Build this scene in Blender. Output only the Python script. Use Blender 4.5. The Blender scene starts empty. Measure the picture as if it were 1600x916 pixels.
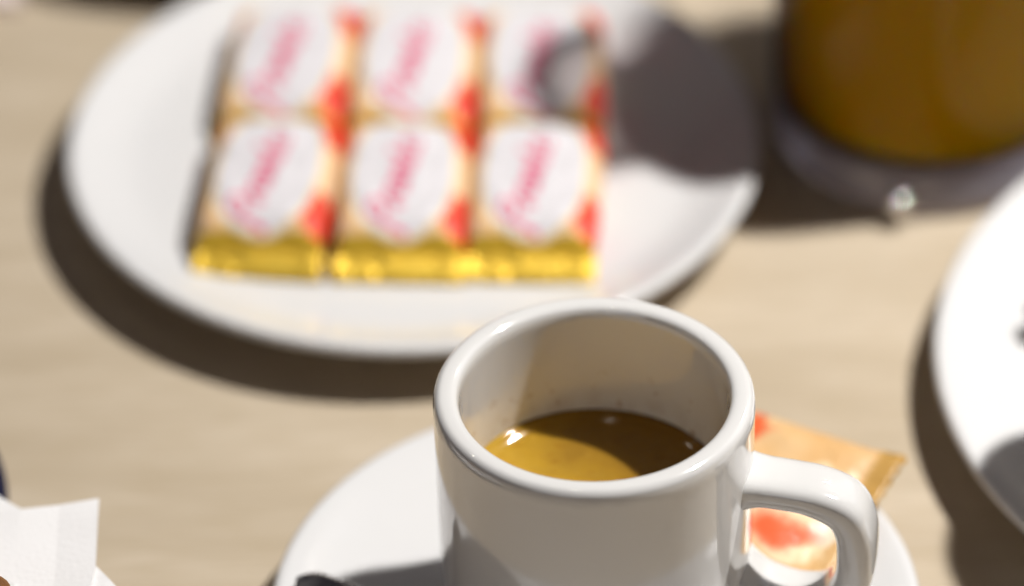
import bpy, bmesh, math, random
from mathutils import Vector, Matrix, noise
random.seed(7)
PI = math.pi
S = 0.001                      # everything below is written in millimetres
scn = bpy.context.scene
C = scn.collection

# ------------------------------------------------------------------ camera
cam_d = bpy.data.cameras.new('camera'); cam = bpy.data.objects.new('camera', cam_d); C.objects.link(cam)
pitch, roll = 0.651677, -0.0208637
fw = Vector((0, math.cos(pitch), -math.sin(pitch))); up0 = Vector((0, math.sin(pitch), math.cos(pitch))); rt0 = Vector((1, 0, 0))
rt = math.cos(roll) * rt0 + math.sin(roll) * up0; up = -math.sin(roll) * rt0 + math.cos(roll) * up0
M = Matrix((rt, up, -fw)).transposed().to_4x4()
M.translation = Vector((-17.29, -811.84, 722.63)) * S
cam.matrix_world = M
cam_d.sensor_width = 36; cam_d.lens = 168.53; cam_d.clip_start = 0.05; cam_d.clip_end = 50
cam_d.dof.use_dof = True; cam_d.dof.focus_distance = 1.033; cam_d.dof.aperture_fstop = 4.6
scn.camera = cam

# ------------------------------------------------------------------ world, lamps, exposure
w = bpy.data.worlds.new('World'); scn.world = w; w.use_nodes = True
w.node_tree.nodes['Background'].inputs[0].default_value = (0.86, 0.78, 1.0, 1)
w.node_tree.nodes['Background'].inputs[1].default_value = 0.039

def aim(o, target):
    o.rotation_euler = (Vector(target) - o.location).to_track_quat('-Z', 'Y').to_euler()

kd = bpy.data.lights.new('key_spot', 'SPOT'); key = bpy.data.objects.new('key_spot', kd); C.objects.link(key)
key.location = Vector((514, 232, 983)) * S
kd.energy = 72; kd.shadow_soft_size = 0.024; kd.spot_size = math.radians(70); kd.spot_blend = 1.0
kd.color = (1, .975, .945)
aim(key, (0.06, 0.10, 0))

rd = bpy.data.lights.new('back_fill', 'AREA'); rw = bpy.data.objects.new('back_fill', rd); C.objects.link(rw)  # added fill light from the back right, no visible source
rw.location = (1.3, 1.1, 1.2); rd.shape = 'RECTANGLE'; rd.size = 1.0; rd.size_y = 1.2; rd.energy = 1.8; rd.color = (.92, .92, 1)
aim(rw, (0, .1, 0))

def bulb(name, loc, energy, r, col=(1, .9, .75)):
    d = bpy.data.lights.new(name, 'POINT'); o = bpy.data.objects.new(name, d); C.objects.link(o)
    o.location = Vector(loc) * S; d.energy = energy; d.shadow_soft_size = r; d.color = col
    return o
bulb('glint_bulb', (-110, 30, 1200), 0.9, 0.014)  # small unseen lamps added for glints on glaze and glass
bulb('glint_bulb', (520, 900, 900), 1.2, 0.03)
bulb('glint_bulb', (-600, 350, 900), 0.5, 0.015)

ad = bpy.data.lights.new('front_fill', 'AREA'); front_lamp = bpy.data.objects.new('front_fill', ad); C.objects.link(front_lamp)  # low fill light added to brighten the mug front
front_lamp.location = (-0.7, -1.45, 0.42); ad.shape = 'RECTANGLE'; ad.size = 0.9; ad.size_y = 0.7; ad.energy = 1.5; ad.color = (.95, .95, 1)
aim(front_lamp, (0, 0, 0))

vs = scn.view_settings
vs.view_transform = 'Standard'; vs.look = 'None'; vs.exposure = 0; vs.gamma = 1; vs.use_curve_mapping = False
scn.cycles.max_bounces = 10; scn.cycles.transparent_max_bounces = 12
scn.cycles.sample_clamp_indirect = 6
scn.cycles.use_denoising = True

# ------------------------------------------------------------------ material helpers
class NT:
    def __init__(s, name):
        s.m = bpy.data.materials.new(name); s.m.use_nodes = True
        s.t = s.m.node_tree; s.n = s.t.nodes; s.b = s.n['Principled BSDF']; s.out = s.n['Material Output']
    def node(s, typ, **kw):
        x = s.n.new(typ)
        for k, v in kw.items(): setattr(x, k, v)
        return x
    def put(s, sock, v):
        if isinstance(v, bpy.types.NodeSocket): s.t.links.new(v, sock)
        elif isinstance(v, (tuple, list)) and len(v) == 3 and sock.type == 'RGBA': sock.default_value = (*v, 1)
        else: sock.default_value = v
    def math(s, op, a, b=0.0, c=0.0, clamp=False):
        x = s.node('ShaderNodeMath', operation=op, use_clamp=clamp)
        s.put(x.inputs[0], a); s.put(x.inputs[1], b); s.put(x.inputs[2], c)
        return x.outputs[0]
    def mix(s, f, a, b):
        x = s.node('ShaderNodeMix', data_type='RGBA')
        s.put(x.inputs[0], f); s.put(x.inputs[6], a); s.put(x.inputs[7], b)
        return x.outputs[2]
    def ramp(s, v, a, b, lo=0.0, hi=1.0):
        x = s.node('ShaderNodeMapRange', interpolation_type='SMOOTHSTEP')
        s.put(x.inputs[0], v); s.put(x.inputs[1], a); s.put(x.inputs[2], b); s.put(x.inputs[3], lo); s.put(x.inputs[4], hi)
        return x.outputs[0]
    def coord(s): return s.node('ShaderNodeTexCoord').outputs['Object']
    def xyz(s):
        x = s.node('ShaderNodeSeparateXYZ'); s.t.links.new(s.coord(), x.inputs[0]); return x.outputs
    def noise(s, scale, detail=4, rough=.55, vec=None, rot=0, stretch=None):
        x = s.node('ShaderNodeTexNoise'); x.inputs['Scale'].default_value = scale; x.inputs['Detail'].default_value = detail; x.inputs['Roughness'].default_value = rough
        v = vec or s.coord()
        if stretch:
            mp = s.node('ShaderNodeMapping'); mp.inputs['Rotation'].default_value = (0, 0, rot); mp.inputs['Scale'].default_value = stretch
            s.t.links.new(v, mp.inputs[0]); v = mp.outputs[0]
        s.t.links.new(v, x.inputs['Vector'])
        return x.outputs[0]
    def bump(s, h, strength, dist):
        x = s.node('ShaderNodeBump'); x.inputs['Strength'].default_value = strength; x.inputs['Distance'].default_value = dist
        s.put(x.inputs['Height'], h); s.t.links.new(x.outputs[0], s.b.inputs['Normal'])
    def set(s, **kw):
        for k, v in kw.items(): s.put(s.b.inputs[k.replace('_', ' ')], v)
        return s

# porcelain: off-white glaze with very faint tone variation
def porcelain(name, col, rough=.12):
    p = NT(name)
    n = p.noise(35, 3)
    c2 = tuple(x * .965 for x in col)
    p.set(Base_Color=p.mix(n, col, c2), Roughness=p.ramp(p.noise(90, 3), .3, .7, rough * .7, rough * 1.4))
    p.set(Coat_Weight=.35, Coat_Roughness=.05)
    p.bump(p.noise(160, 2), .04, .0006)
    return p
M_porc = porcelain('white_porcelain', (.70, .695, .69)).m
# mug glaze: coffee stains on the inside wall just above the drink
p = NT('mug_glaze')
x, y, z = p.xyz()
r = p.math('SQRT', p.math('ADD', p.math('MULTIPLY', x, x), p.math('MULTIPLY', y, y)))
inside = p.math('LESS_THAN', r, .0308)
film = p.math('MULTIPLY', p.ramp(z, .0465, .0565, 1, 0), p.ramp(p.noise(210, 4), .42, .7))
spots = p.math('MULTIPLY', p.ramp(p.noise(300, 2), .62, .70), p.ramp(z, .047, .064, 1, 0))
stain = p.math('MULTIPLY', inside, p.math('ADD', p.math('MULTIPLY', film, .25), p.math('MULTIPLY', spots, .6), clamp=True))
p.set(Base_Color=p.mix(stain, (.70, .69, .67), (.30, .14, .045)), Roughness=.10, Coat_Weight=.9, Coat_Roughness=.02)
p.b.inputs['Specular IOR Level'].default_value = .7
p.bump(p.noise(120, 2), .05, .0006)
M_mug = p.m

p = NT('wood_laminate')
rotz = math.radians(-32)
big = p.noise(9, 4, .6, rot=rotz, stretch=(1, 5, 1))
fine = p.noise(60, 5, .65, rot=rotz, stretch=(1, 14, 1))
pore = p.noise(420, 2, .5, rot=rotz, stretch=(1, 9, 1))
col = p.mix(p.ramp(big, .3, .72), (.468, .383, .274), (.585, .495, .378))
col = p.mix(p.math('MULTIPLY', p.ramp(fine, .35, .7), .6), col, (.425, .335, .215))
col = p.mix(p.math('MULTIPLY', p.ramp(pore, .62, .75), .25), col, (.36, .26, .14))
p.set(Base_Color=col, Roughness=.55)
p.b.inputs['Specular IOR Level'].default_value = .5
p.bump(pore, .15, .0005)
M_wood = p.m

p = NT('espresso')
n = p.noise(70, 5); swirl = p.noise(150, 4, .65, rot=.7, stretch=(1, 2.6, 1))
c = p.mix(p.ramp(n, .3, .7), (.41, .235, .018), (.49, .30, .035))
c = p.mix(p.math('MULTIPLY', p.ramp(swirl, .5, .72), .45), c, (.30, .13, .006))
c = p.mix(p.math('MULTIPLY', p.ramp(p.noise(420, 3), .60, .72), .35), c, (.56, .36, .06))
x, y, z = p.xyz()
thin = p.math('ADD', p.math('ADD', p.math('MULTIPLY', x, 22), p.math('MULTIPLY', y, 16)), p.math('MULTIPLY', p.math('SUBTRACT', n, .5), 1.2))  # shade at the back right painted into the coffee colour
c = p.mix(p.ramp(thin, -.35, .55, 0, .72), c, (.13, .05, .006))  # thin holds the painted back-right shade, not a thinner coffee layer
p.set(Base_Color=c, Roughness=.09)
p.b.inputs['Specular IOR Level'].default_value = .4
p.bump(p.noise(420, 3), .08, .0006)
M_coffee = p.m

# printed flow wrapper: white oval, gold ends, cream sides, red corners
p = NT('bar_wrapper')
x, y, z = p.xyz()
def ell(cx, cy, ax, ay, e=2.0):
    a = p.math('POWER', p.math('ABSOLUTE', p.math('DIVIDE', p.math('SUBTRACT', x, cx * S), ax * S)), e)
    b = p.math('POWER', p.math('ABSOLUTE', p.math('DIVIDE', p.math('SUBTRACT', y, cy * S), ay * S)), e)
    return p.math('ADD', a, b)
oval = p.ramp(ell(-.3, 1.2, 12.8, 23.6, 2.5), .97, 1.03, 1, 0)
ring = p.ramp(ell(-.3, 1.2, 13.9, 24.6, 2.5), .97, 1.03, 1, 0)
goldm = p.ramp(p.math('ABSOLUTE', y), .0216, .0222)
red = p.math('MAXIMUM', p.ramp(ell(14.5, -15.5, 5, 7.5), .7, 1.15, 1, 0), p.ramp(ell(14, 18.5, 5.5, 8.5), .7, 1.15, 1, 0))
red = p.math('MAXIMUM', red, p.ramp(ell(-15, 15, 2.5, 7), .7, 1.1, .6, 0))
base = p.mix(p.ramp(p.noise(80, 3), .35, .65), (.72, .44, .21), (.80, .56, .34))
c = p.mix(goldm, base, (.78, .50, .045))
c = p.mix(red, c, (.70, .055, .025))
c = p.mix(ring, c, (.80, .62, .34))
c = p.mix(oval, c, (.68, .655, .67))
p.b.inputs['Specular IOR Level'].default_value = .3
gm = p.math('MULTIPLY', goldm, p.math('SUBTRACT', 1, ring))
p.set(Base_Color=c, Metallic=p.math('MULTIPLY', gm, .55), Roughness=p.math('ADD', .42, p.math('MULTIPLY', gm, .05)))
p.bump(p.noise(170, 3), .55, .0016)
M_wrap = p.m
p = NT('gold_foil')
p.set(Base_Color=p.mix(p.noise(150, 3), (.80, .50, .04), (.86, .60, .08)), Metallic=.6, Roughness=.46)
p.bump(p.noise(260, 3), .8, .0016)
M_gold = p.m
p = NT('crimson_print'); p.set(Base_Color=p.mix(p.noise(200, 2), (.66, .10, .20), (.70, .14, .24)), Roughness=.5); M_print = p.m

# biscuit packet: amber film, red and cream print
p = NT('packet_film')
x, y, z = p.xyz()
wob = p.noise(130, 3)
x = p.math('ADD', x, p.math('MULTIPLY', p.math('SUBTRACT', wob, .5), .014)); y = p.math('ADD', y, p.math('MULTIPLY', p.math('SUBTRACT', p.noise(95, 3), .5), .014))
c = p.mix(p.ramp(p.noise(60, 3), .3, .7), (.66, .39, .16), (.74, .50, .26))
c = p.mix(p.ramp(ell(30, -3, 11, 14, 2.4), .75, 1.1, 1, 0), c, (.84, .66, .42))
c = p.mix(p.ramp(ell(37, -5, 5, 6), .5, 1.2, .95, 0), c, (.86, .78, .64))
for q in [(27.5, -9.5, 9, 5.0), (5.5, 15, 5, 5.0), (23.6, 4, 2.5, 2), (-15, 4, 12, 9)]:
    c = p.mix(p.ramp(ell(*q), .15, 1.45, .95, 0), c, (.72, .10, .025))
c = p.mix(p.math('MULTIPLY', p.ramp(p.math('ABSOLUTE', p.xyz()[0]), .0355, .0375), p.ramp(p.xyz()[1], -.004, .006, .25, 1)), c, (.50, .29, .08))
p.set(Base_Color=c, Roughness=.36)
p.bump(p.noise(110, 3), .5, .002)
M_pack = p.m

p = NT('amber_drink')
p.set(Base_Color=p.mix(p.noise(25, 2), (.78, .47, .001), (.82, .50, .002)), Roughness=.3, Subsurface_Weight=1.0, Subsurface_Scale=.02)
p.b.inputs['Subsurface Radius'].default_value = (1.0, .62, .12); p.b.inputs['Specular IOR Level'].default_value = 0
M_drink = p.m

# thin glass wall: mostly clear, mirror-like and darker towards grazing angles
g = NT('clear_glass')
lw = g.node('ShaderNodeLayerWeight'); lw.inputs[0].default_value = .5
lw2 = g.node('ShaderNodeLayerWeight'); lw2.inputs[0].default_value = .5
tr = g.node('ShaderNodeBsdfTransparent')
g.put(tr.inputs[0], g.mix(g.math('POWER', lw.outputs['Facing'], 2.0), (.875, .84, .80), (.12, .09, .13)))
gl = g.node('ShaderNodeBsdfGlossy'); gl.inputs['Roughness'].default_value = .03; gl.inputs[0].default_value = (.95, .95, .95, 1)
mx = g.node('ShaderNodeMixShader'); sch = g.math('ADD', .007, g.math('MULTIPLY', .4, g.math('POWER', lw2.outputs['Facing'], 5.0)))
g.put(mx.inputs[0], g.math('MULTIPLY', sch, g.ramp(g.noise(50, 2), .2, .8, .8, 1)))
g.t.links.new(tr.outputs[0], mx.inputs[1]); g.t.links.new(gl.outputs[0], mx.inputs[2]); g.t.links.new(mx.outputs[0], g.out.inputs[0])
M_glass = g.m
p = NT('thick_glass')
p.set(Base_Color=p.mix(p.noise(30, 2), (.92, .86, .96), (.96, .90, .99)), Roughness=.06, Transmission_Weight=.72, IOR=1.48)
M_base = p.m

p = NT('steel')
p.set(Base_Color=p.mix(p.noise(40, 3), (.50, .48, .46), (.60, .58, .55)), Metallic=1.0, Roughness=p.ramp(p.noise(300, 3), .3, .7, .22, .34))
M_steel = p.m
p = NT('polished_steel'); p.set(Base_Color=p.mix(p.noise(40, 2), (.88, .87, .86), (.93, .92, .91)), Metallic=1.0, Roughness=.04); M_chrome = p.m
p = NT('navy_glaze'); p.set(Base_Color=p.mix(p.noise(60, 3), (.011, .012, .032), (.018, .019, .045)), Roughness=.2); M_navy = p.m
p = NT('napkin_paper')
emb = p.noise(900, 2)
p.set(Base_Color=p.mix(p.noise(40, 4), (.80, .785, .775), (.86, .85, .845)), Roughness=.9)
p.bump(emb, .35, .0004); M_paper = p.m
p = NT('pale_pink_paper'); p.set(Base_Color=p.mix(p.noise(40, 4), (.74, .64, .60), (.78, .68, .64)), Roughness=.9); M_pink = p.m
p = NT('baked_crust')
p.set(Base_Color=p.mix(p.ramp(p.noise(120, 5), .35, .65), (.14, .05, .008), (.30, .13, .02)), Roughness=.5)
p.bump(p.noise(200, 5), .6, .003); M_crust = p.m

# ------------------------------------------------------------------ mesh helpers
def link(name, bm, mat, parent=None, smooth=True, loc=None, rotz=0):
    for v in bm.verts: v.co *= S
    bmesh.ops.recalc_face_normals(bm, faces=bm.faces)
    me = bpy.data.meshes.new(name); bm.to_mesh(me); bm.free()
    if smooth:
        for f in me.polygons: f.use_smooth = True
    me.materials.append(mat)
    o = bpy.data.objects.new(name, me); C.objects.link(o)
    if parent: o.parent = parent
    if loc: o.location = Vector(loc) * S
    o.rotation_euler.z = rotz
    return o
def tag(o, label, cat, group=None, kind=None):
    if kind: o['kind'] = kind
    o['label'] = label
    if cat: o['category'] = cat
    if group: o['group'] = group
    return o
def empty(name, loc, rotz=0):
    o = bpy.data.objects.new(name, None); C.objects.link(o); o.empty_display_size = .01
    o.location = Vector(loc) * S; o.rotation_euler.z = rotz
    return o
def copy_tree(root):
    r = root.copy(); C.objects.link(r)
    for ch in list(root.children):
        c = ch.copy(); C.objects.link(c); c.parent = r
        for gch in list(ch.children):
            d = gch.copy(); C.objects.link(d); d.parent = c
    return r
def spline(pts, n=8):
    "Catmull-Rom through 2-D/3-D points"
    P = [Vector(q) for q in pts]; out = []
    P = [P[0] * 2 - P[1]] + P + [P[-1] * 2 - P[-2]]
    for i in range(1, len(P) - 2):
        for k in range(n):
            t = k / n
            out.append(.5 * ((2 * P[i]) + (P[i+1] - P[i-1]) * t + (2*P[i-1] - 5*P[i] + 4*P[i+1] - P[i+2]) * t*t + (3*P[i] - P[i-1] - 3*P[i+1] + P[i+2]) * t**3))
    out.append(P[-2]); return out
def lathe(profile, seg=128):
    "closed body of revolution; profile of (r, z), r = 0 allowed at the ends"
    bm = bmesh.new(); rings = []
    for r, z in profile:
        if r < 1e-6: rings.append([bm.verts.new((0, 0, z))])
        else: rings.append([bm.verts.new((r * math.cos(2*PI*k/seg), r * math.sin(2*PI*k/seg), z)) for k in range(seg)])
    for a, b in zip(rings, rings[1:]):
        for k in range(seg):
            k2 = (k + 1) % seg
            if len(a) == 1 and len(b) == 1: continue
            if len(a) == 1: bm.faces.new((a[0], b[k], b[k2]))
            elif len(b) == 1: bm.faces.new((a[k], a[k2], b[0]))
            else: bm.faces.new((a[k], a[k2], b[k2], b[k]))
    return bm
def sweep(path, frame, seg=20, caps=True):
    "path of points; frame(i) -> (u axis, v axis, half u, half v, exponent)"
    bm = bmesh.new(); rings = []
    for i, q in enumerate(path):
        u, v, a, b, e = frame(i); ring = []
        for k in range(seg):
            t = 2*PI*k/seg; c, s = math.cos(t), math.sin(t)
            ring.append(bm.verts.new(q + u * (a * math.copysign(abs(c)**(2/e), c)) + v * (b * math.copysign(abs(s)**(2/e), s))))
        rings.append(ring)
    for A, B in zip(rings, rings[1:]):
        for k in range(seg): bm.faces.new((A[k], A[(k+1) % seg], B[(k+1) % seg], B[k]))
    if caps: bm.faces.new(rings[0][::-1]); bm.faces.new(rings[-1])
    return bm

# ------------------------------------------------------------------ the table
bm = bmesh.new()
bmesh.ops.create_cube(bm, size=1)
for v in bm.verts: v.co = Vector((v.co.x * 1500, v.co.y * 1300 + 150, v.co.z * 28 - 14))
bmesh.ops.bevel(bm, geom=[e for e in bm.edges], offset=3, segments=3, affect='EDGES')
t = link('table_top', bm, M_wood, smooth=False)
tag(t, 'pale beige wood grain table top under the cups and plates', None, kind='structure')

# ------------------------------------------------------------------ plates and saucer
def dish(R, H, foot, flat, thick=4.2, well=None, floor=4.6):
    lo = floor - 4.6
    top = [(0, floor)]
    if well: top += [(well * .8, floor), (well, floor + .4), (well + 2, floor + 1.6)]; base_z = floor + 1.8
    else: base_z = floor
    top += [(flat * .6, base_z), (flat * .9, base_z + .1), (flat, base_z + .5)]
    rim_r = R - thick * .45; lift = H - base_z - .6
    for k in range(1, 9):
        u = k / 8; top.append((flat + (rim_r - 1.2 - flat) * u, base_z + .5 + lift * (u ** 1.45)))
    top = [(a, b) for a, b in top]
    c = (R - thick * .5, H - thick * .5)
    edge = [(c[0] + thick * .5 * math.sin(a), c[1] + thick * .5 * math.cos(a)) for a in [PI * k / 8 for k in range(0, 8)]]
    under = []
    for k in range(7, 0, -1):
        u = k / 8; under.append((foot + 2 + (R - thick * .8 - foot - 2) * u, 1.6 + lo + (H - thick - 1.6 - lo) * (u ** 1.3)))
    under += [(foot + 1.5, .8), (foot, 0), (foot - 3, 0), (foot - 4, 1.4 + lo), (0, 1.6 + lo)]
    return top + edge + under
def plate(name, x, y, R, H, foot, flat, mat=M_porc, well=None, thick=4.2, floor=4.6):
    return link(name, lathe(dish(R, H, foot, flat, thick, well, floor), 160), mat, loc=(x, y, 0))
pl = plate('dessert_plate', -41.4, 182.2, 88.3, 15.2, 52, 70, thick=3.0, floor=9.4)
tag(pl, 'round white plate under the six wrapped bars', 'plate', 'white round plates')
rp = plate('dessert_plate', 200.2, 83.4, 117.1, 14.4, 70, 78, thick=3.0)
tag(rp, 'large white plate cut off by the right edge of the picture', 'plate', 'white round plates')
fp = plate('dessert_plate', -97, 349, 88.5, 14.3, 50, 58, thick=3.0)  # out of view, added to cast the shadow along the top edge
tag(fp, 'unseen white plate added beyond the wrapped bars, only its shadow touching the top edge', 'plate', 'white round plates')
sc = plate('saucer', 0, 0, 73.0, 16.5, 38, 40, M_porc, well=27, thick=3.6, floor=6.6)
tag(sc, 'white saucer under the coffee mug', 'saucer')

# ------------------------------------------------------------------ coffee mug
HM = 76.2; Z0 = 6.9                       # rim height, foot height (on the saucer's well)
def mug_profile():
    P = [(0, Z0 + 3), (20, Z0 + 3), (22, Z0 + 2), (23, Z0 + .0), (25.5, Z0 + .0), (26.5, Z0 + 1.2)]
    P += [tuple(q) for q in spline([(27.5, Z0 + 3), (31.2, Z0 + 7.5), (33.6, Z0 + 14), (34.5, Z0 + 24), (34.8, Z0 + 40), (34.9, HM - 9), (35.0, HM - 4.0)], 6)]
    P += [tuple(q) for q in spline([(35.0, HM - 2.6), (34.6, HM - 1.1), (33.6, HM - .2), (32.2, HM), (30.8, HM - .15), (29.9, HM - .7), (29.4, HM - 1.7)], 5)]
    P += [tuple(q) for q in spline([(29.3, HM - 3.6), (29.3, HM - 12), (29.2, HM - 30), (28.6, HM - 45), (26, HM - 55), (18, HM - 60), (0.0, HM - 61)], 6)]
    return P
def handle_bm():
    pts = spline([(31.5, 54.4), (36, 54.8), (42, 54.7), (49, 54.0), (55.4, 51.2), (58.0, 46.2), (58.6, 40), (58.3, 33.5), (56.2, 27.6), (51.5, 24.0), (45, 23.4), (38.5, 25.0), (31.8, 27.8)], 6)
    path = [Vector((q[0], 0, q[1] + 2)) for q in pts]; n = len(path)
    def frame(i):
        d = (path[min(i+1, n-1)] - path[max(i-1, 0)]).normalized()
        nrm = Vector((0, 1, 0)).cross(d).normalized()
        rr = path[i].x
        fl = max(0, 1 - (rr - 31) / 8.5) ** 2
        return nrm, Vector((0, 1, 0)), 3.5 + 2.4 * fl + .85 * max(0, min(1, (rr - 46) / 10)), 6.7 + 2.0 * fl, 3.3
    return sweep(path, frame, 28)
PHI = math.radians(-13)
mug = empty('coffee_mug', (0, 0, Z0))
b = link('cup_body', lathe(mug_profile(), 192), M_mug, mug); b.location.z = -Z0 * S
h = link('handle', handle_bm(), M_mug, mug, rotz=PHI); h.location.z = -Z0 * S
tag(mug, 'white glazed espresso mug of coffee with its handle to the right', 'mug', 'white coffee mugs')
mug2 = copy_tree(mug); mug2.location = Vector((149, 46.5, 6.4)) * S; mug2.rotation_euler.z = .6  # unseen copy added to cast a shadow on the right plate
tag(mug2, 'white mug standing on the large right plate, added out of frame for its shadow', 'mug', 'white coffee mugs')

ZC = HM - 30.6
prof = [(0, ZC)] + [(r_, ZC) for r_ in (8, 16, 22)] + [(22.5 + 6.6 * u_, ZC + 2.3 * u_ ** 2.5) for u_ in (.15, .3, .45, .6, .7, .8, .9, 1.0)] + [(28.6, ZC - 2), (0, ZC - 2)]
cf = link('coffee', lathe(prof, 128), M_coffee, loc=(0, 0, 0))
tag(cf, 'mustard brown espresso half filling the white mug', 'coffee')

# ------------------------------------------------------------------ teaspoons
def spoon(loc, rotz, label, tilt=0.0):
    root = empty('teaspoon', loc, rotz)
    L = 92; us = [0, .001, .004, .009, .016, .026, .038, .05] + [.05 + .95 * i / 24 for i in range(1, 25)]
    path = [Vector((u * L, 0, 1.6 * math.sin(PI * u))) for u in us]
    def fr(i):
        u = us[i]
        wdt = 4.6 - 3.0 * u if u > .05 else 4.6 * math.sqrt(max(.003, 1 - (1 - u / .05) ** 2))
        return Vector((0, 1, 0)), Vector((0, 0, 1)), wdt, 1.2, 2.4
    link('handle', sweep(path, fr, 16), M_steel, root)
    bm = bmesh.new(); bmesh.ops.create_uvsphere(bm, u_segments=28, v_segments=16, radius=1)
    bmesh.ops.delete(bm, geom=[v for v in bm.verts if v.co.z > .05], context='VERTS')
    for v in bm.verts: v.co = Vector((v.co.x * 17 + L + 15, v.co.y * (11 - 1.5 * v.co.x), v.co.z * 5 + 1))
    ret = bmesh.ops.solidify(bm, geom=bm.faces[:], thickness=.9)
    link('bowl', bm, M_steel, root)
    root.rotation_euler.y = tilt
    tag(root, label, 'spoon', 'steel teaspoons')
    return root
spoon((-67, 7.2, 17.6), math.radians(-29), 'dark steel teaspoon with its handle tip on the left rim of the saucer', .02)
spoon((107, 105.5, 14.6), math.radians(-24), 'steel teaspoon on the large right plate, only its tip in view', .03)

# ------------------------------------------------------------------ wrapped bars on the plate
W2, B2 = 16.6, 24.4
def wrapper_bm():
    bm = bmesh.new(); nu, nv = 30, 44; grid = {}
    for side in (1, -1):
        for j in range(nv + 1):
            v = -B2 + 2 * B2 * j / nv
            e = max(0.0, 1 - abs(v / B2) ** (5 if v < 0 else 13)) ** .55
            th = .5 + 5.7 * e
            wd = W2 * (.93 + .07 * e)
            zm = -1.8 * (1 - e) if v < 0 else -3.2 * (1 - e)
            for i in range(nu + 1):
                a = -1 + 2 * i / nu
                if side == -1 and i in (0, nu): grid[(side, i, j)] = grid[(1, i, j)]; continue
                q = max(0.0, 1 - abs(a) ** 7.0) ** .5
                wr = noise.noise(Vector((a * 3, v * .16, side * 5))) * .85 * q + noise.noise(Vector((a * 9, v * .5, side * 9))) * .18 * q
                grid[(side, i, j)] = bm.verts.new((a * wd, v, zm + side * (th * q * (1 if side == 1 else .92)) + wr))
        for j in range(nv):
            for i in range(nu):
                f = [grid[(side, i, j)], grid[(side, i+1, j)], grid[(side, i+1, j+1)], grid[(side, i, j+1)]]
                bm.faces.new(f if side == 1 else f[::-1])
    return bm
def seal_bm(sgn):
    "crimped flat end: fine ridges across and a pinked outer edge"
    bm = bmesh.new(); nu, nv = 34, 12; L = 7.2 if sgn < 0 else 3.0; g_ = {}
    z0 = -1.8 if sgn < 0 else -3.2; drop = 4.2 if sgn < 0 else 3.0
    for s_ in (1, -1):
        for j in range(nv + 1):
            for i in range(nu + 1):
                u = j / nv; x_ = -16.3 + 32.6 * i / nu
                l = L - (1.0 if i % 2 else 0) * (1 if j == nv else 0)
                y_ = sgn * (B2 - .8 + l * u)
                zz = z0 - drop * u * u + .28 * math.sin(j * PI) + (.32 if j % 2 else -.1) + .7 * noise.noise(Vector((x_ * .12, sgn * 3, u)))
                g_[(s_, i, j)] = bm.verts.new((x_, y_, zz + s_ * .22))
        for j in range(nv):
            for i in range(nu):
                f = [g_[(s_, i, j)], g_[(s_, i+1, j)], g_[(s_, i+1, j+1)], g_[(s_, i, j+1)]]
                bm.faces.new(f)
    border = [(i, 0) for i in range(nu)] + [(nu, j) for j in range(nv)] + [(i, nv) for i in range(nu, 0, -1)] + [(0, j) for j in range(nv, 0, -1)]
    for k in range(len(border)):
        a, b_ = border[k], border[(k + 1) % len(border)]
        bm.faces.new((g_[(1, *a)], g_[(1, *b_)], g_[(-1, *b_)], g_[(-1, *a)]))
    return bm
def top_z(x_, y_):
    e = max(0.0, 1 - abs(y_ / B2) ** (5 if y_ < 0 else 13)) ** .55; a = x_ / (W2 * (.93 + .07 * e)); q = max(0.0, 1 - abs(a) ** 7.0) ** .5
    zm = -1.8 * (1 - e) if y_ < 0 else -3.2 * (1 - e)
    return zm + (.5 + 5.7 * e) * q + noise.noise(Vector((a * 3, y_ * .16, 5))) * .85 * q + noise.noise(Vector((a * 9, y_ * .5, 9))) * .18 * q
def lettering_bm():
    "a line of handwriting-like strokes running up the oval, following the wrapper's surface"
    strokes = [
        [(-2.5, -6), (-2.9, 0), (-2.2, 5), (-1, 6.2), (.6, 4.6), (0, 2.2), (-2.4, 1.2)],
        [(1.0, 0), (1.6, -3.0), (2.2, 2), (3.0, 2.4), (3.4, 1.6)],
        [(6.2, 1.6), (4.8, 2.6), (4.0, 0), (4.9, -2.6), (6.2, -.6), (6.4, 2.4), (6.5, -2.2), (7.5, -2.2)],
        [(8.0, 2.2), (8.2, -2.4), (9.2, 1.8), (10.1, 1.9), (10.4, -2.4)],
        [(11.4, 2.2), (11.6, -2.3), (12.4, -2.5)], 
        [(13.2, 5.8), (13.4, -2.2), (14.6, -2.3)],
        [(15.6, -.2), (17.4, .8), (16.8, 2.5), (15.5, 1.6), (15.5, -1.6), (16.8, -2.6), (18.4, -1.4)],
    ]
    bm = bmesh.new()
    for st in strokes:
        P = spline([(q[0], q[1], 0) for q in st], 5); L_ = []
        for i, q in enumerate(P):
            d = (P[min(i+1, len(P)-1)] - P[max(i-1, 0)]).normalized(); n_ = Vector((-d.y, d.x, 0)); hw = .54
            pr = []
            for sgn in (1, -1):
                r_ = q + n_ * hw * sgn
                tx, ty = r_.x + .28 * r_.y, r_.y                     # slanted hand
                wx = -.6 - ty * .9 + tx * .22 - 2.0; wy = -15.0 + tx * 1.6   # turned to run along the bar
                pr.append(bm.verts.new((wx, wy, top_z(wx, wy) + .12)))
            L_.append(pr)
        for A, B in zip(L_, L_[1:]): bm.faces.new((A[0], A[1], B[1], B[0]))
    return bm
bar0 = empty('wrapped_bar', (0, 0, 0))
link('wrapper', wrapper_bm(), M_wrap, bar0)
link('end_seal', seal_bm(-1), M_gold, bar0)
link('end_seal', seal_bm(1), M_gold, bar0)
link('lettering', lettering_bm(), M_print, bar0)
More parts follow.
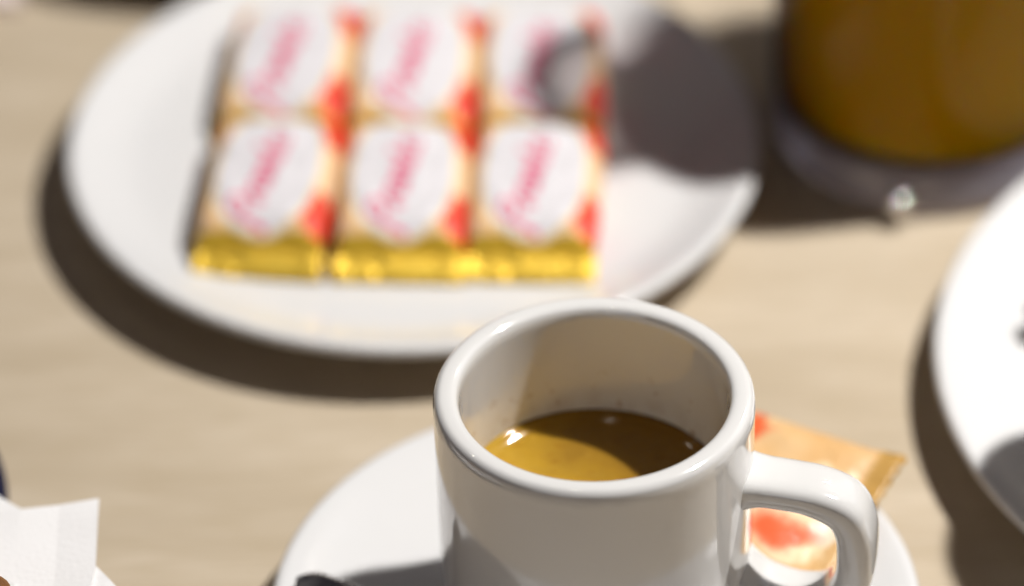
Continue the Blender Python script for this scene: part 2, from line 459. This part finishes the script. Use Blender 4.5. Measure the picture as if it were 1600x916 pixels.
spots = [(-77.0, 160.4, -6, 'left bar of the front row'), (-43.6, 157.6, -2, 'middle bar of the front row'), (-10.8, 156.4, -2, 'right bar of the front row'),
         (-73.8, 211.6, -4, 'left bar of the back row'), (-41.2, 209.2, -2, 'middle bar of the back row'), (-8.4, 208.0, -1, 'right bar of the back row in shadow')]
for k, (x_, y_, a, nm) in enumerate(spots):
    o = bar0 if k == 0 else copy_tree(bar0)
    o.location = Vector((x_, y_, 15.6 + (-.5 if k > 2 else 0))) * S
    o.rotation_euler = (math.radians(1.0 + random.uniform(-.6, .6)), math.radians(random.uniform(-3, 3)), math.radians(a - 1 + random.uniform(-1.2, 1.2)))
    tag(o, 'gold ended wrapped bar with white oval label, ' + nm, 'wrapped bar', 'wrapped bars on the white plate')

# ------------------------------------------------------------------ biscuit packet on the saucer behind the handle
def packet_bm():
    bm = bmesh.new(); nu, nv = 44, 24; A, Bh = 43, 21; g_ = {}
    for s_ in (1, -1):
        for j in range(nv + 1):
            for i in range(nu + 1):
                a = -1 + 2 * i / nu; b_ = -1 + 2 * j / nv
                e = (max(0, 1 - (abs(a) / .86) ** 6) ** .6 if abs(a) < .86 else 0) * max(0, 1 - abs(b_) ** 4) ** .5
                x_ = a * A + (.7 if (j % 2 and i in (0, nu)) else 0); y_ = b_ * Bh
                wr = noise.noise(Vector((a * 4, b_ * 3, 2))) * .9 + (.25 if i % 2 and abs(a) > .86 else 0)
                curl = 1.6 * max(0, abs(a) - .8) / .2
                if s_ == -1 and (i in (0, nu) or j in (0, nv)): g_[(s_, i, j)] = g_[(1, i, j)]; continue
                g_[(s_, i, j)] = bm.verts.new((x_, y_, wr * (.5 + .5 * e) + curl + s_ * (.15 + 3.1 * e)))
        for j in range(nv):
            for i in range(nu):
                f = [g_[(s_, i, j)], g_[(s_, i+1, j)], g_[(s_, i+1, j+1)], g_[(s_, i, j+1)]]
                if len(set(f)) > 2:
                    try: bm.faces.new(f)
                    except ValueError: pass
    return bm
pk = link('biscuit_packet', packet_bm(), M_pack)
ang = math.radians(-33)
ctr = Vector((72.9, 36.8)) - Vector((math.cos(ang), math.sin(ang))) * 43 - Vector((-math.sin(ang), math.cos(ang))) * 20.4
pk.location = Vector((ctr.x, ctr.y, 17.2)) * S; pk.rotation_euler = (math.radians(13), math.radians(-3), ang)
tag(pk, 'amber and red biscuit packet on the saucer behind the mug handle', 'packet')

# ------------------------------------------------------------------ amber drink in a thick-based glass
GX, GY, GR = 91.3, 204.0, 40.4
gla = empty('carafe', (GX, GY, 0))
outer = [(39.6, 13.2), (GR, 16)] + [tuple(q) for q in spline([(GR, 30), (GR, 82), (39.2, 94), (33, 105), (25, 114), (19.5, 124), (18.5, 142), (18.5, 172)], 6)]
inner = [(max(r_ - 1.5, 2), z_) for r_, z_ in outer[::-1] if z_ > 17]
link('glass_wall', lathe(outer + inner + [(38.4, 15.5)], 128), M_glass, gla)
k_ = GR - 37.5
base = [(0, 12.8), (30, 12.8), (34.5 + k_, 13.0), (36.9 + k_, 13.0), (37.2 + k_, 11.5), (37.2 + k_, 8.5), (37.7 + k_, 6.8), (38.1 + k_, 5.2), (38.1 + k_, 3.2), (37.2 + k_, 1.2), (34.5 + k_, .2), (31, 0), (26, .9), (0, 1.4)]
link('glass_base', lathe(base, 128), M_base, gla)
bead = [(17.9 + 2.9 * math.cos(2*PI*k/16), 173 + 2.9 * math.sin(2*PI*k/16)) for k in range(17)]
link('glass_rim', lathe(bead, 96), M_base, gla)
bm = bmesh.new(); bmesh.ops.create_uvsphere(bm, u_segments=48, v_segments=32, radius=3.4)
link('glint_bead', bm, M_chrome, gla, loc=(-10.6, -42.4, 5.8))  # bead added only to throw a round highlight by the base
tag(gla, 'clear thick based glass carafe of amber drink at the upper right', 'carafe')
full = [(r_ - 1.9, z_) for r_, z_ in outer if 17 < z_ < 106]
drink = [(0, 13.3), (30, 13.3), (36.4, 14.4), (38.0, 16.8)] + full + [(full[-1][0] - .8, 106.2), (0, 106.2)]
dr = link('amber_drink', lathe(drink, 128), M_drink, loc=(GX, GY, 0))
tag(dr, 'amber brown drink filling the carafe at the upper right', 'drink')

fl = empty('vacuum_flask', (161, 225, 0))
link('flask_body', lathe([(0, 0), (25, 0), (27, 1.5), (27, 228), (26, 233), (22, 238), (20, 240), (0, 240)], 96), M_steel, fl)
link('flask_lid', lathe([(0, 240.2), (19, 240.2), (20, 242), (20, 260), (18, 264), (0, 265)], 96), M_navy, fl)
tag(fl, 'steel vacuum flask hidden behind the carafe of amber drink, seen by its shadow', 'flask')

# ------------------------------------------------------------------ navy plate, napkin and pastry at the lower left
nv_ = plate('navy_plate', -204.2, 31.2, 70.5, 20, 40, 44, M_navy)
tag(nv_, 'dark navy plate under the white napkin at the left edge', 'plate')
nap = empty('paper_napkin', (-150, 2.8, 0))
def sheet(poly, z_in, z_out, name, seed):
    "one folded layer of the napkin: outline in table mm, thin, gently waved"
    bm = bmesh.new()
    vs_ = [bm.verts.new((x_, y_, 0)) for x_, y_ in poly]
    f = bm.faces.new(vs_)
    bmesh.ops.triangulate(bm, faces=[f])
    bmesh.ops.subdivide_edges(bm, edges=bm.edges[:], cuts=9, use_grid_fill=True)
    for v in bm.verts:
        d = max(0, min(1, (v.co.x + 215) / 105))
        v.co.z = z_in + (z_out - z_in) * d + 1.9 * noise.noise(Vector((v.co.x * .04, v.co.y * .04, seed))) + .5 * abs(noise.noise(Vector((v.co.x * .11, v.co.y * .02, seed + 7))))
        v.co.x += 150
    bmesh.ops.solidify(bm, geom=bm.faces[:], thickness=.5)
    return link(name, bm, M_paper, nap, smooth=False)
sheet([(-215, 60), (-150, 34.5), (-123.6, 11.0), (-102.5, -21), (-108, -75), (-215, -70)], 19, 34.0, 'napkin_layer', 1)
sheet([(-200, 2), (-110.9, 13.5), (-110.3, -10), (-116, -78), (-200, -60)], 23, 35.6, 'napkin_layer', 4)
sheet([(-210, 10), (-128, -14), (-122, -40), (-130, -84), (-210, -60)], 26, 37.0, 'napkin_layer', 9)
tag(nap, 'white folded paper napkin with pointed corners at the lower left', 'napkin')
bm = bmesh.new(); bmesh.ops.create_icosphere(bm, subdivisions=5, radius=1)
for v in bm.verts:
    n_ = v.co.normalized(); k = 1 + .09 * noise.noise(n_ * 2.2) + .05 * noise.noise(n_ * 6) + .025 * noise.noise(n_ * 15)
    bend = .25 * n_.x * n_.x
    v.co = Vector((n_.x * 34 * k, (n_.y - bend) * 19 * k, n_.z * 13 * k * (1 if n_.z > 0 else .8)))
pa = link('pastry', bm, M_crust, loc=(-161, -36.5, 46), rotz=math.radians(20))
tag(pa, 'brown baked pastry on the white napkin in the lower left corner', 'pastry')

# folded pinkish paper at the far left corner
bm = bmesh.new(); bmesh.ops.create_cube(bm, size=1)
for v in bm.verts: v.co = Vector((v.co.x * 70, v.co.y * 60, v.co.z * 3 + 1.5))
bmesh.ops.subdivide_edges(bm, edges=bm.edges[:], cuts=6, use_grid_fill=True)
for v in bm.verts: v.co.z = max(0, v.co.z) + (max(0, v.co.z) > .5) * (.8 + 1.2 * noise.noise(Vector((v.co.x * .05, v.co.y * .05, 3))))
pp = link('folded_paper', bm, M_pink, loc=(-185, 293, 0.1), rotz=math.radians(4), smooth=False)
tag(pp, 'pale pink folded paper at the far upper left corner', 'paper')
